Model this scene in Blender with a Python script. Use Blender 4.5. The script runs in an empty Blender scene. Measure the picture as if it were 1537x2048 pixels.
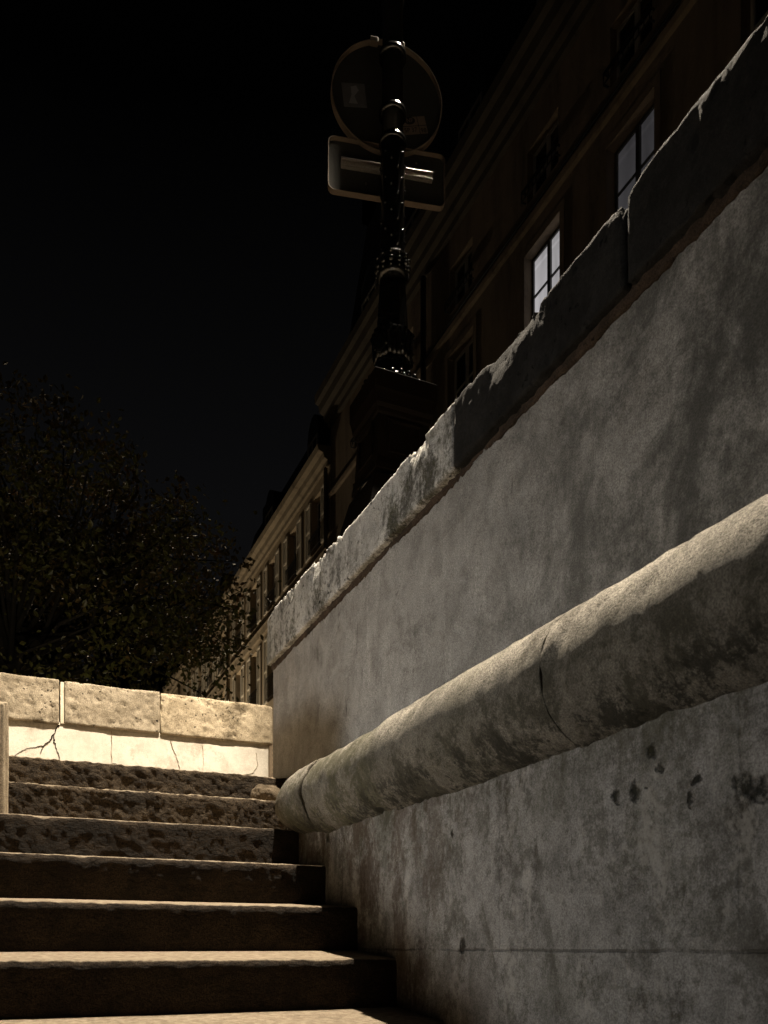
import bpy, bmesh, math, random
import numpy as np
from mathutils import Matrix, Vector, Quaternion
random.seed(7)
RNG = np.random.default_rng(11)
SC = bpy.context.scene
COL = SC.collection

# ------------------------------------------------------------------ camera
# world axes: X runs from the stair's open side to the wall, Y runs up the stair, Z = 0 at eye height
cam = bpy.data.cameras.new('camera')
cam.sensor_fit = 'VERTICAL'
cam.sensor_height = 36.0
cam.sensor_width = 27.0
cam.lens = 1710 / 2048 * 36
cam.shift_y = 869 / 2048
cam.clip_start = 0.05
cam.clip_end = 2000
cam.dof.use_dof = True
cam.dof.focus_distance = 4.0
cam.dof.aperture_fstop = 11
camo = bpy.data.objects.new('camera', cam)
camo.rotation_euler = (math.radians(90), 0, -math.radians(24.04))
COL.objects.link(camo)
SC.camera = camo

# ------------------------------------------------------------------ night sky
W = bpy.data.worlds.new('World')
SC.world = W
W.use_nodes = True
nt = W.node_tree
bg = nt.nodes['Background']
tc = nt.nodes.new('ShaderNodeTexCoord')
sp = nt.nodes.new('ShaderNodeSeparateXYZ')
rp = nt.nodes.new('ShaderNodeValToRGB')
nt.links.new(tc.outputs['Generated'], sp.inputs[0])
nt.links.new(sp.outputs['Z'], rp.inputs[0])
rp.color_ramp.elements[0].position = 0.0
rp.color_ramp.elements[0].color = (0.0052, 0.0051, 0.0053, 1)
rp.color_ramp.elements[1].position = 0.70
rp.color_ramp.elements[1].color = (0.0002, 0.0002, 0.0002, 1)
e = rp.color_ramp.elements.new(0.45)
e.color = (0.0034, 0.0034, 0.0037, 1)
nt.links.new(rp.outputs[0], bg.inputs['Color'])
bg.inputs['Strength'].default_value = 1.0

SC.view_settings.view_transform = 'Standard'
SC.view_settings.look = 'None'
SC.view_settings.exposure = 0.0
SC.view_settings.gamma = 1.0

# ------------------------------------------------------------------ lantern and added fill lights
WARM = (1.0, 0.86, 0.67)

def lamp(name, kind, loc, energy, color, size=0.1, target=None, angle=None, blend=1.0):
    l = bpy.data.lights.new(name, kind)
    l.energy = energy
    l.color = color
    l.shadow_soft_size = size
    if kind == 'SPOT':
        l.spot_size = math.radians(angle)
        l.spot_blend = blend
    o = bpy.data.objects.new(name, l)
    o.location = loc
    if target:
        d = Vector(target) - Vector(loc)
        o.rotation_euler = d.to_track_quat('-Z', 'Y').to_euler()
    COL.objects.link(o)
    return o

LX, LY, LZ = 1.36, 2.92, 5.6          # lantern over the stair, on the arm of the street lamp
lamp('lantern_light', 'SPOT', (LX, LY, LZ), 3600, WARM, 0.03, (LX - 0.25, LY + 0.9, 0), 100, 0.7)
fl = lamp('wall_fill_light', 'SPOT', (-14.0, 4.0, -0.75), 6800, (1.0, 0.98, 0.945), 1.4, (1.15, 2.55, 0.42), 11.5, 1.0)  # unseen fill light, added to brighten the walls beside the stair
fl.rotation_euler = (fl.rotation_euler.to_quaternion() @ Quaternion((0, 0, 1), math.radians(-24))).to_euler()
fl.scale = (1.65, 0.78, 1.0)             # wide flat beam
lamp('post_glint_light', 'SPOT', (2.49, 4.275, 6.4), 480, WARM, 0.035, (1.97, 4.30, 0), 70, 0.6)  # unseen extra light, added for highlights on the post
lamp('facade_fill_light', 'POINT', (6.2, 35, 5.0), 1300, (1.0, 0.82, 0.58), 0.15)  # unseen light added to brighten the house fronts
lamp('facade_fill_light', 'POINT', (6.0, 50, 5.0), 1200, (1.0, 0.82, 0.58), 0.15)  # second unseen light, added for the far houses
lamp('tree_fill_light', 'SPOT', (-0.2, 8.0, 1.3), 150, (1.0, 0.87, 0.6), 0.15, (0.2, 12.5, 3.2), 95, 1.0)  # unseen light added to brighten the lower leaves

# ------------------------------------------------------------------ helpers: numeric noise
def _hash(ix, iy, iz, seed):
    h = (ix * 374761393 + iy * 668265263 + iz * 2147483647 + seed * 974634777) & 0xFFFFFFFF
    h = ((h ^ (h >> 13)) * 1274126177) & 0xFFFFFFFF
    h = ((h ^ (h >> 16)) * 2246822519) & 0xFFFFFFFF
    return ((h ^ (h >> 15)) & 0xFFFFFF) / float(0xFFFFFF)

def vnoise(P, seed=0):
    F = np.floor(P)
    f = P - F
    I = F.astype(np.int64)
    f = f * f * f * (f * (f * 6 - 15) + 10)
    r = 0
    for dx in (0, 1):
        for dy in (0, 1):
            for dz in (0, 1):
                w = (f[..., 0] if dx else 1 - f[..., 0]) * (f[..., 1] if dy else 1 - f[..., 1]) * (f[..., 2] if dz else 1 - f[..., 2])
                r = r + w * _hash(I[..., 0] + dx, I[..., 1] + dy, I[..., 2] + dz, seed)
    return r * 2 - 1

def fbm(P, scale, octv=4, rough=0.5, seed=0):
    a, s, r, t = 1.0, 1.0, 0, 0
    for k in range(octv):
        r = r + a * vnoise(P * (scale * s) + 17.3 * k, seed + k)
        t += a
        a *= rough
        s *= 2.03
    return r / t

# ------------------------------------------------------------------ helpers: objects
def meshobj(name, verts, faces, mat, parent=None, smooth=True, loc=None):
    me = bpy.data.meshes.new(name)
    me.from_pydata([tuple(v) for v in verts], [], [tuple(f) for f in faces])
    if smooth:
        me.polygons.foreach_set('use_smooth', [True] * len(me.polygons))
    me.update()
    o = bpy.data.objects.new(name, me)
    if mat:
        me.materials.append(mat)
    COL.objects.link(o)
    if loc:
        o.location = loc
    if parent:
        setpar(o, parent)
    return o

def setpar(o, parent):
    o.parent = parent
    if parent.type == 'EMPTY':
        o.matrix_parent_inverse = Matrix.Translation(parent.location).inverted()

def thing(name, label, cat, loc=(0, 0, 0), group=None):
    o = bpy.data.objects.new(name, None)
    o.empty_display_size = 0.1
    o.location = loc
    COL.objects.link(o)
    tag(o, label, cat, group)
    return o

def tag(o, label, cat, group=None):
    o['label'] = label
    o['category'] = cat
    if group:
        o['group'] = group
    return o

class MB:
    """collects simple solids into one mesh"""
    def __init__(s):
        s.v, s.f = [], []
    def add(s, v, f):
        n = len(s.v)
        s.v += [tuple(p) for p in v]
        s.f += [tuple(i + n for i in q) for q in f]
    def box(s, x0, x1, y0, y1, z0, z1):
        s.add([(x0, y0, z0), (x1, y0, z0), (x1, y1, z0), (x0, y1, z0), (x0, y0, z1), (x1, y0, z1), (x1, y1, z1), (x0, y1, z1)],
              [(0, 3, 2, 1), (4, 5, 6, 7), (0, 1, 5, 4), (1, 2, 6, 5), (2, 3, 7, 6), (3, 0, 4, 7)])
    def tube(s, pts, rad, n=8):
        pts = [Vector(p) for p in pts]
        if not hasattr(rad, '__len__'):
            rad = [rad] * len(pts)
        rings = []
        for i, p in enumerate(pts):
            t = (pts[min(i + 1, len(pts) - 1)] - pts[max(i - 1, 0)]).normalized()
            a = t.cross(Vector((0, 0, 1)) if abs(t.z) < 0.95 else Vector((1, 0, 0))).normalized()
            b = t.cross(a)
            rings.append([p + (a * math.cos(k * 2 * math.pi / n) + b * math.sin(k * 2 * math.pi / n)) * rad[i] for k in range(n)])
        v = [q for r in rings for q in r]
        f = []
        for i in range(len(pts) - 1):
            for k in range(n):
                f.append((i * n + k, i * n + (k + 1) % n, (i + 1) * n + (k + 1) % n, (i + 1) * n + k))
        f.append(tuple(range(n - 1, -1, -1)))
        f.append(tuple((len(pts) - 1) * n + k for k in range(n)))
        s.add(v, f)
    def lathe(s, prof, c, n=32, mod=None):
        """prof [(r, z)], solid of revolution at c; mod(ang, r, z) -> r"""
        v, f = [], []
        for r, z in prof:
            for k in range(n):
                a = k * 2 * math.pi / n
                q = mod(a, r, z) if mod else r
                v.append((c[0] + q * math.cos(a), c[1] + q * math.sin(a), c[2] + z))
        for i in range(len(prof) - 1):
            for k in range(n):
                f.append((i * n + k, i * n + (k + 1) % n, (i + 1) * n + (k + 1) % n, (i + 1) * n + k))
        f.append(tuple(range(n - 1, -1, -1)))
        f.append(tuple((len(prof) - 1) * n + k for k in range(n)))
        s.add(v, f)
    def sqlathe(s, prof, c):
        """prof [(half width, z)] square section"""
        v, f = [], []
        for h, z in prof:
            for a, b in ((-1, -1), (1, -1), (1, 1), (-1, 1)):
                v.append((c[0] + a * h, c[1] + b * h, c[2] + z))
        for i in range(len(prof) - 1):
            for k in range(4):
                f.append((i * 4 + k, i * 4 + (k + 1) % 4, (i + 1) * 4 + (k + 1) % 4, (i + 1) * 4 + k))
        f.append((3, 2, 1, 0))
        f.append(tuple((len(prof) - 1) * 4 + k for k in range(4)))
        s.add(v, f)
    def ball(s, c, r, n=8, m=5):
        prof = [(max(1e-4, r * math.sin(math.pi * i / m)), -r * math.cos(math.pi * i / m)) for i in range(m + 1)]
        s.lathe(prof, c, n)
    def build(s, name, mat, parent=None, smooth=False, loc=None, bevel=0):
        o = meshobj(name, s.v, s.f, mat, parent, smooth, loc)
        if bevel:
            m = o.modifiers.new('bevel', 'BEVEL')
            m.width = bevel
            m.segments = 2
            m.limit_method = 'ANGLE'
        return o

def resample(poly, ds):
    out = []
    n = len(poly)
    for i in range(n):
        a, b = np.array(poly[i], float), np.array(poly[(i + 1) % n], float)
        k = max(1, int(round(np.linalg.norm(b - a) / ds)))
        for j in range(k):
            out.append(a + (b - a) * j / k)
    return np.array(out)

def rounded(poly, radii, seg=5):
    """polygon with rounded corners"""
    out = []
    n = len(poly)
    for i in range(n):
        p, a, b = np.array(poly[i], float), np.array(poly[i - 1], float), np.array(poly[(i + 1) % n], float)
        r = radii[i]
        if r <= 0:
            out.append(p)
            continue
        d1, d2 = (a - p) / np.linalg.norm(a - p), (b - p) / np.linalg.norm(b - p)
        p1, p2 = p + d1 * r, p + d2 * r
        for k in range(seg + 1):
            t = k / seg
            out.append((1 - t) ** 2 * p1 + 2 * t * (1 - t) * p + t * t * p2)
    return np.array(out)

def sweep(name, prof, axis, s0, s1, ds, mat, parent=None, disp=None, ends=(0, 0), warp=None):
    """closed profile [(a, z)] swept along 'x' or 'y'; ends = rounding radius of the two ends;
    disp(P) -> displacement along the normal; warp(P, s) -> moved points"""
    prof = resample(prof, ds)
    n = len(prof)
    A = np.sum(prof[:, 0] * np.roll(prof[:, 1], -1) - np.roll(prof[:, 0], -1) * prof[:, 1])
    if A < 0:
        prof = prof[::-1]
    tan = np.roll(prof, -1, 0) - np.roll(prof, 1, 0)
    nrm = np.stack([tan[:, 1], -tan[:, 0]], 1)
    nrm /= np.linalg.norm(nrm, axis=1)[:, None] + 1e-9
    ss = list(np.linspace(s0, s1, max(2, int((s1 - s0) / ds) + 1)))
    for (r, sg, b) in ((ends[0], 1, s0), (ends[1], -1, s1)):
        if r > 0:
            ss = [q for q in ss if abs(q - b) > r] + [b + sg * r * (1 - math.cos(t)) for t in np.linspace(0.0, math.pi / 2, 7)]
    ss = np.array(sorted(ss))
    m = len(ss)
    P = np.zeros((m, n, 3))
    Nn = np.zeros((m, n, 3))
    ia, is_ = (0, 1) if axis == 'y' else (1, 0)
    for i, s in enumerate(ss):
        off = 0.0
        for (r, d) in ((ends[0], s - s0), (ends[1], s1 - s)):
            if r > 0 and d < r:
                off = r * (1 - math.sqrt(max(0, 1 - ((r - d) / r) ** 2)))
        q = prof - nrm * off
        P[i, :, ia] = q[:, 0]
        P[i, :, 2] = q[:, 1]
        P[i, :, is_] = s
    Nn[:, :, ia] = nrm[None, :, 0]
    Nn[:, :, 2] = nrm[None, :, 1]
    if disp is not None:
        P = P + Nn * disp(P)[..., None]
    if warp is not None:
        P = warp(P)
    V = P.reshape(-1, 3)
    idx = np.arange(m * n).reshape(m, n)
    a = idx[:-1, :]
    b = np.roll(idx, -1, 1)[:-1, :]
    c = np.roll(idx, -1, 1)[1:, :]
    d = idx[1:, :]
    F = np.stack([a, d, c, b] if axis == 'x' else [a, b, c, d], -1).reshape(-1, 4)
    F = [tuple(int(k) for k in f) for f in F]
    cap0, cap1 = tuple(int(k) for k in idx[0]), tuple(int(k) for k in idx[-1])
    F += [cap0, cap1[::-1]] if axis == 'x' else [cap0[::-1], cap1]
    o = meshobj(name, V, F, mat, parent)
    bm = bmesh.new()
    bm.from_mesh(o.data)
    bmesh.ops.recalc_face_normals(bm, faces=bm.faces)
    bm.to_mesh(o.data)
    bm.free()
    return o

# ------------------------------------------------------------------ helpers: materials
class G:
    def __init__(s, name):
        s.m = bpy.data.materials.new(name)
        s.m.use_nodes = True
        s.t = s.m.node_tree
        s.b = s.t.nodes['Principled BSDF']
        s.b.inputs['Specular IOR Level'].default_value = 0.25
        s.co = s.n('ShaderNodeTexCoord').outputs['Object']
    def n(s, typ, **kw):
        x = s.t.nodes.new(typ)
        for k, v in kw.items():
            setattr(x, k, v)
        return x
    def put(s, sock, v):
        if isinstance(v, bpy.types.NodeSocket):
            s.t.links.new(v, sock)
        elif isinstance(v, (tuple, list)) and len(v) == 3 and sock.type == 'RGBA':
            sock.default_value = (*v, 1)
        else:
            sock.default_value = v
    def math(s, op, a, b=0.0, c=0.0, clamp=False):
        x = s.n('ShaderNodeMath', operation=op, use_clamp=clamp)
        for i, v in enumerate((a, b, c)):
            s.put(x.inputs[i], v)
        return x.outputs[0]
    def vec(s, scale, off=(0, 0, 0), src=None):
        x = s.n('ShaderNodeMapping')
        s.put(x.inputs[0], src or s.co)
        x.inputs['Scale'].default_value = scale
        x.inputs['Location'].default_value = off
        return x.outputs[0]
    def noise(s, scale, detail=5, rough=0.55, vec=None, dist=0.0, out='Fac'):
        x = s.n('ShaderNodeTexNoise')
        s.put(x.inputs['Vector'], vec or s.co)
        x.inputs['Scale'].default_value = scale
        x.inputs['Detail'].default_value = detail
        x.inputs['Roughness'].default_value = rough
        x.inputs['Distortion'].default_value = dist
        return x.outputs[out]
    def voro(s, scale, vec=None, feature='F1'):
        x = s.n('ShaderNodeTexVoronoi', feature=feature)
        s.put(x.inputs['Vector'], vec or s.co)
        x.inputs['Scale'].default_value = scale
        return x.outputs['Distance']
    def step(s, v, lo, hi, a=0.0, b=1.0):
        x = s.n('ShaderNodeMapRange', interpolation_type='SMOOTHSTEP')
        s.put(x.inputs['Value'], v)
        for k, q in (('From Min', lo), ('From Max', hi), ('To Min', a), ('To Max', b)):
            x.inputs[k].default_value = q
        return x.outputs[0]
    def mix(s, f, a, b, mode='MIX'):
        x = s.n('ShaderNodeMix', data_type='RGBA', blend_type=mode)
        s.put(x.inputs[0], f)
        s.put(x.inputs[6], a)
        s.put(x.inputs[7], b)
        return x.outputs[2]
    def xyz(s, src=None):
        x = s.n('ShaderNodeSeparateXYZ')
        s.put(x.inputs[0], src or s.co)
        return x.outputs
    def dist(s, p, src):
        x = s.n('ShaderNodeVectorMath', operation='DISTANCE')
        s.put(x.inputs[0], src)
        x.inputs[1].default_value = p
        return x.outputs['Value']
    def warped(s, scale, amount):
        c = s.noise(scale, 4, 0.6, out='Color')
        x = s.n('ShaderNodeVectorMath', operation='MULTIPLY_ADD')
        s.put(x.inputs[0], c)
        x.inputs[1].default_value = (amount,) * 3
        y = s.n('ShaderNodeVectorMath', operation='SUBTRACT')
        s.put(y.inputs[0], s.co)
        y.inputs[1].default_value = (amount / 2,) * 3
        s.put(x.inputs[2], y.outputs[0])
        return x.outputs[0]
    def bump(s, h, dist=0.01, strength=1.0, nrm=None):
        x = s.n('ShaderNodeBump')
        s.put(x.inputs['Height'], h)
        x.inputs['Distance'].default_value = dist
        x.inputs['Strength'].default_value = strength
        if nrm:
            s.put(x.inputs['Normal'], nrm)
        return x.outputs[0]
    def done(s, col, rough=0.85, normal=None, **kw):
        s.put(s.b.inputs['Base Color'], col)
        s.put(s.b.inputs['Roughness'], rough)
        if normal:
            s.put(s.b.inputs['Normal'], normal)
        for k, v in kw.items():
            s.put(s.b.inputs[k], v)
        return s.m

def stone(name, light, mid, crust, seed=0.0, crust_lo=0.55, crust_hi=0.72, streak=0.5, pits=0.5, grain=0.35, moss=0.0,
          bump_big=0.012, extra=None):
    g = G(name)
    o = (seed * 3.1, seed * 7.7, seed * 1.9)
    v0 = g.vec((1, 1, 1), o)
    big = g.noise(2.3, 9, 0.62, v0, 0.6)
    med = g.noise(9, 10, 0.72, v0, 0.4)
    fine = g.noise(60, 7, 0.75, v0)
    sand = g.noise(260, 4, 0.7, v0)
    strk = g.noise(1.0, 8, 0.66, g.vec((12, 12, 1.9), o), 0.5)
    k0 = g.math('MULTIPLY_ADD', g.math('SUBTRACT', fine, 0.5), 0.45, med)
    c = g.mix(g.step(k0, 0.38, 0.62), light, mid)
    # pale washed drips
    pd = g.noise(1.0, 7, 0.7, g.vec((16, 16, 1.6), (o[0] + 5, o[1] + 2, o[2])), 0.4)
    pd = g.math('MULTIPLY_ADD', g.math('SUBTRACT', fine, 0.5), 0.35, pd)
    c = g.mix(g.math('MULTIPLY', g.step(pd, 0.57, 0.70), 0.45 * streak * 2), c, tuple(min(0.9, q * 1.35) for q in light))
    # black crust in drips and patches
    k = g.math('MULTIPLY_ADD', strk, streak, g.math('MULTIPLY', big, 1.0 - streak))
    k = g.math('MULTIPLY_ADD', g.math('SUBTRACT', fine, 0.5), 0.38, k)
    k = g.math('MULTIPLY_ADD', g.math('SUBTRACT', med, 0.5), 0.30, k)
    ck = g.step(k, crust_lo, crust_hi)
    c = g.mix(g.math('MULTIPLY', ck, 0.9), c, crust)
    if moss:
        mm = g.math('MULTIPLY_ADD', g.math('SUBTRACT', fine, 0.5), 0.6, g.noise(3.2, 9, 0.7, g.vec((1, 1, 1), (o[0] + 9, o[1], o[2]))))
        c = g.mix(g.math('MULTIPLY', g.step(mm, 0.50, 0.64), moss), c, (0.055, 0.055, 0.022))
    # sand grains: pale and dark specks
    sg = g.step(sand, 0.32, 0.68)
    gr = g.math('MULTIPLY_ADD', g.math('SUBTRACT', sg, 0.5), grain * 2.4, 1.0)
    gr = g.math('MULTIPLY', gr, g.math('MULTIPLY_ADD', g.math('SUBTRACT', fine, 0.5), grain * 2.2, 1.0))
    c = g.mix(1.0, c, gr, 'MULTIPLY')
    sp_ = g.step(g.voro(95, v0), 0.10, 0.20, 1.0, 0.0)
    c = g.mix(g.math('MULTIPLY', sp_, grain * 0.5), c, tuple(min(0.9, q * 1.5) for q in light))
    h = g.math('MULTIPLY_ADD', med, 0.5, g.math('MULTIPLY_ADD', fine, 0.42, g.math('MULTIPLY', sand, 0.22)))
    h = g.math('MULTIPLY_ADD', ck, -0.06, h)
    if pits:
        pv = g.voro(34, g.warped(24, 0.05))
        pz = g.step(g.noise(7, 3, 0.6, v0), 0.45, 0.62)
        pit = g.math('MULTIPLY', g.step(pv, 0.13, 0.26, 1.0, 0.0), pz)
        c = g.mix(g.math('MULTIPLY', pit, pits), c, tuple(q * 0.25 for q in crust))
        h = g.math('MULTIPLY_ADD', pit, -0.5 * pits, h)
    if extra:
        c, h = extra(g, c, h)
    return g.done(c, 0.9, g.bump(h, bump_big, 0.9))

def paint(name, col, rough=0.6, var=0.25, scale=6, bump=0.0, metal=0.0, spec=0.3):
    g = G(name)
    n = g.noise(scale, 6, 0.65)
    f = g.noise(scale * 12, 4, 0.6)
    k = g.math('MULTIPLY_ADD', g.math('SUBTRACT', n, 0.5), var * 2, 1.0)
    k = g.math('MULTIPLY', k, g.math('MULTIPLY_ADD', g.math('SUBTRACT', f, 0.5), var, 1.0))
    c = g.mix(1.0, col, k, 'MULTIPLY')
    nm = g.bump(f, bump, 0.7) if bump else None
    g.b.inputs['Specular IOR Level'].default_value = spec
    return g.done(c, g.math('MULTIPLY_ADD', f, 0.25, rough - 0.12), nm, Metallic=metal)

# ------------------------------------------------------------------ dimensions (metres, Z = 0 at eye height)
RISE, TREAD = 0.165, 0.306
U1, Z1 = 2.294, -0.033                 # first visible nosing
def nos(k): return U1 + TREAD * (k - 1), Z1 + RISE * (k - 1)
LAND = nos(6)[1]                       # landing and street level
VW = 1.066                             # lower wall face
RVC, RZC, RR = 1.12, 0.5455, 0.1525     # round ledge
VU = 1.22                              # upper wall face
UC = 4.09                              # upper wall corner
UF = 5.5                               # landing wall face
QUAY = Z1 - RISE * 11

C24, S24 = math.cos(math.radians(24.04)), math.sin(math.radians(24.04))
def on_wall(px, py, v):
    """point of the plane X = v behind a pixel of the photograph (used to measure stains and joints)"""
    q = (px - 768) / 1710
    dx, dy = S24 + C24 * q, C24 - S24 * q
    t = v / dx
    return (v, dy * t, (1893 - py) / 1710 * t)
def on_far(px, py, u):
    q = (px - 768) / 1710
    dx, dy = S24 + C24 * q, C24 - S24 * q
    t = u / dy
    return (dx * t, u, (1893 - py) / 1710 * t)

# ------------------------------------------------------------------ stone materials
def lower_extra(g, c, h):
    w = g.warped(36, 0.045)
    x, y, z = g.xyz(g.warped(9, 0.012))
    mask = None
    for (px, py, r) in ((1236, 1594, .013), (1270, 1583, .018), (1290, 1578, .006), (1380, 1598, .012), (1394, 1560, .010), (1488, 1568, .022),
                        (1516, 1582, .019), (902, 1668, .011), (924, 1893, .020), (1305, 1505, .015), (655, 1676, .022), (1322, 1535, .010)):
        d = g.step(g.dist(on_wall(px, py, VW), w), r * 0.45, r * 1.15, 1.0, 0.0)
        mask = d if mask is None else g.math('MAXIMUM', mask, d)
    c = g.mix(g.math('MULTIPLY', mask, 0.94), c, (0.006, 0.007, 0.005))
    h = g.math('MULTIPLY_ADD', mask, -1.4, h)
    # masonry joints
    j = g.step(g.math('ABSOLUTE', g.math('ADD', z, 0.008)), 0.0012, 0.004, 1.0, 0.0)
    up = g.step(z, -0.008, -0.006)
    for (px, above) in ((1000, True), (1255, False), (640, True), (1480, True)):
        yy = on_wall(px, 1800, VW)[1]
        q = g.step(g.math('ABSOLUTE', g.math('SUBTRACT', y, yy)), 0.001, 0.0035, 1.0, 0.0)
        q = g.math('MULTIPLY', q, up if above else g.math('SUBTRACT', 1.0, up))
        j = g.math('MAXIMUM', j, g.math('MULTIPLY', q, 0.42))
    br = g.step(g.noise(9, 7, 0.7), 0.40, 0.58)
    j = g.math('MULTIPLY', j, g.math('MULTIPLY_ADD', br, 0.8, 0.2))
    c = g.mix(g.math('MULTIPLY', j, 0.55), c, (0.03, 0.028, 0.024))
    h = g.math('MULTIPLY_ADD', j, -0.5, h)
    bl = g.math('MULTIPLY_ADD', g.math('SUBTRACT', g.noise(38, 8, 0.78), 0.5), 0.6, g.noise(1.0, 8, 0.68, g.vec((1, 5.5, 3.6), (2, 4, 7)), 0.5))
    c = g.mix(g.math('MULTIPLY', g.step(bl, 0.50, 0.62), 0.6), c, (0.062, 0.057, 0.043))
    bl = g.math('MULTIPLY_ADD', g.math('SUBTRACT', g.noise(44, 8, 0.78), 0.5), 0.6, g.noise(1.0, 8, 0.68, g.vec((1, 7, 3.0), (8, 3, 1)), 0.5))
    c = g.mix(g.math('MULTIPLY', g.step(bl, 0.56, 0.68), 0.5), c, (0.42, 0.40, 0.36))
    # damp moss hanging under the round ledge and brown patches further up the stair
    n = g.math('MULTIPLY_ADD', g.math('SUBTRACT', g.noise(50, 6, 0.75), 0.5), 0.4, g.noise(1.0, 8, 0.7, g.vec((1, 7, 2.4)), 0.4))
    k = g.math('MULTIPLY', g.step(z, 0.16, 0.44), g.step(n, 0.42, 0.62))
    c = g.mix(g.math('MULTIPLY', k, 0.72), c, (0.04, 0.037, 0.016))
    n2 = g.math('MULTIPLY_ADD', g.math('SUBTRACT', g.noise(50, 6, 0.75), 0.5), 0.4, g.noise(1.0, 8, 0.7, g.vec((1, 6, 2.5), (3, 1, 4)), 0.4))
    k = g.math('MULTIPLY', g.step(y, 1.55, 2.35), g.step(n2, 0.44, 0.60))
    c = g.mix(g.math('MULTIPLY', k, 0.7), c, (0.055, 0.034, 0.020))
    return c, h

def upper_extra(g, c, h):
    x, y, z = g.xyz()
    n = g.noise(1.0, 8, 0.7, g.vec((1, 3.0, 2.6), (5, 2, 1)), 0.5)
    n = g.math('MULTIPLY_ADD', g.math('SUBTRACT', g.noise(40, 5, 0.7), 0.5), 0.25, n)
    k = g.math('MULTIPLY', g.step(y, 1.1, 2.8, 1.0, 0.0), g.step(n, 0.38, 0.62))  # stains, thickened toward the near end to paint in the wall's fade into shade
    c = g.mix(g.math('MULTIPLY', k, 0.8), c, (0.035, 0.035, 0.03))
    # short vertical scratches and drips
    d = g.noise(1.0, 3, 0.5, g.vec((30, 30, 3.2), (1, 8, 2)))
    k = g.math('MULTIPLY', g.step(d, 0.66, 0.74), g.step(g.noise(6, 4), 0.45, 0.6))
    c = g.mix(g.math('MULTIPLY', k, 0.65), c, (0.03, 0.027, 0.022))
    # rusty brown tint towards the corner
    k = g.math('MULTIPLY', g.step(y, 3.0, 4.0), g.step(g.noise(5, 6, 0.65), 0.42, 0.65))
    c = g.mix(g.math('MULTIPLY', k, 0.12), c, (0.16, 0.09, 0.06))
    return c, h

def rail_extra(g, c, h):
    x, y, z = g.xyz()
    n = g.noise(1.0, 7, 0.7, g.vec((4.5, 4.5, 3.6), (3, 7, 2)), 0.5)
    n = g.math('MULTIPLY_ADD', g.math('SUBTRACT', g.noise(45, 7, 0.75), 0.5), 0.55, n)
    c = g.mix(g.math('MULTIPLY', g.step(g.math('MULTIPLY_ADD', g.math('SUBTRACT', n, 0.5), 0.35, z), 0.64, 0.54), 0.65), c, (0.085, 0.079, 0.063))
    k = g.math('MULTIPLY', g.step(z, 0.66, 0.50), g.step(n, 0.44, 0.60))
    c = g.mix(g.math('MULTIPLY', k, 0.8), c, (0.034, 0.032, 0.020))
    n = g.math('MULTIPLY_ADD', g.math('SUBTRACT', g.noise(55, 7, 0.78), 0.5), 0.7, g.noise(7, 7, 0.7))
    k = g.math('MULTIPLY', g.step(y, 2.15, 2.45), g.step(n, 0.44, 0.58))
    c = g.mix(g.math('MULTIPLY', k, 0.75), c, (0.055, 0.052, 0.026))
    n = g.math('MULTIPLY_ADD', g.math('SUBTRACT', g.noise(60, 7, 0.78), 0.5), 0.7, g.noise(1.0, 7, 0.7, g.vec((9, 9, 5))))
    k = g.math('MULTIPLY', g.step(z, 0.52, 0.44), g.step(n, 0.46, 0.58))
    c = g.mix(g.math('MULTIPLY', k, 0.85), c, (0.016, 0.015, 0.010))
    return c, h

M_LOWER = stone('lower_wall_stone', (0.30, 0.29, 0.272), (0.175, 0.168, 0.156), (0.055, 0.047, 0.038), 1, 0.50, 0.66, 0.5, 0.0, 0.30, 0.25, 0.010, lower_extra)
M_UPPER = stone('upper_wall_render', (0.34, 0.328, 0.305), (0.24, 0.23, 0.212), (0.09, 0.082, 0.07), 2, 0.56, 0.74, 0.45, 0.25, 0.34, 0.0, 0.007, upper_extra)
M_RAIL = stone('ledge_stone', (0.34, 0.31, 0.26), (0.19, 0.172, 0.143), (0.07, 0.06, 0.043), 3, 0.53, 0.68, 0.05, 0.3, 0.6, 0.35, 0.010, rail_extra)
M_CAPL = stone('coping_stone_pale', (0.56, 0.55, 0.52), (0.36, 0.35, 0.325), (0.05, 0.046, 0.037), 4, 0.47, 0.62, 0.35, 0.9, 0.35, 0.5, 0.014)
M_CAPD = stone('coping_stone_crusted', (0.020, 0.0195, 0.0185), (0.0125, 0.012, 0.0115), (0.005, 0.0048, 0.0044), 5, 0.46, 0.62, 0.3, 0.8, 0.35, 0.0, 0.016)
M_SCAR = stone('brown_bedding_mortar', (0.065, 0.044, 0.030), (0.034, 0.023, 0.015), (0.02, 0.015, 0.01), 6, 0.5, 0.62, 0.2, 0.9, 0.4, 0.0, 0.02)
M_FARW = stone('landing_wall_render', (0.66, 0.615, 0.535), (0.56, 0.515, 0.44), (0.30, 0.25, 0.19), 7, 0.55, 0.76, 0.4, 0.0, 0.12, 0.0, 0.004)
M_FARC = stone('travertine_coping', (0.37, 0.315, 0.235), (0.215, 0.178, 0.125), (0.07, 0.054, 0.034), 8, 0.47, 0.63, 0.05, 1.0, 0.42, 0.0, 0.012)
M_FARC2 = stone('travertine_coping_worn', (0.46, 0.385, 0.275), (0.30, 0.245, 0.165), (0.09, 0.068, 0.04), 9, 0.50, 0.66, 0.05, 1.0, 0.38, 0.0, 0.012)
M_MORTAR = stone('pale_mortar', (0.72, 0.64, 0.50), (0.6, 0.53, 0.41), (0.4, 0.34, 0.25), 10, 0.6, 0.8, 0.2, 0.3, 0.2, 0.0, 0.006)

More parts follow.
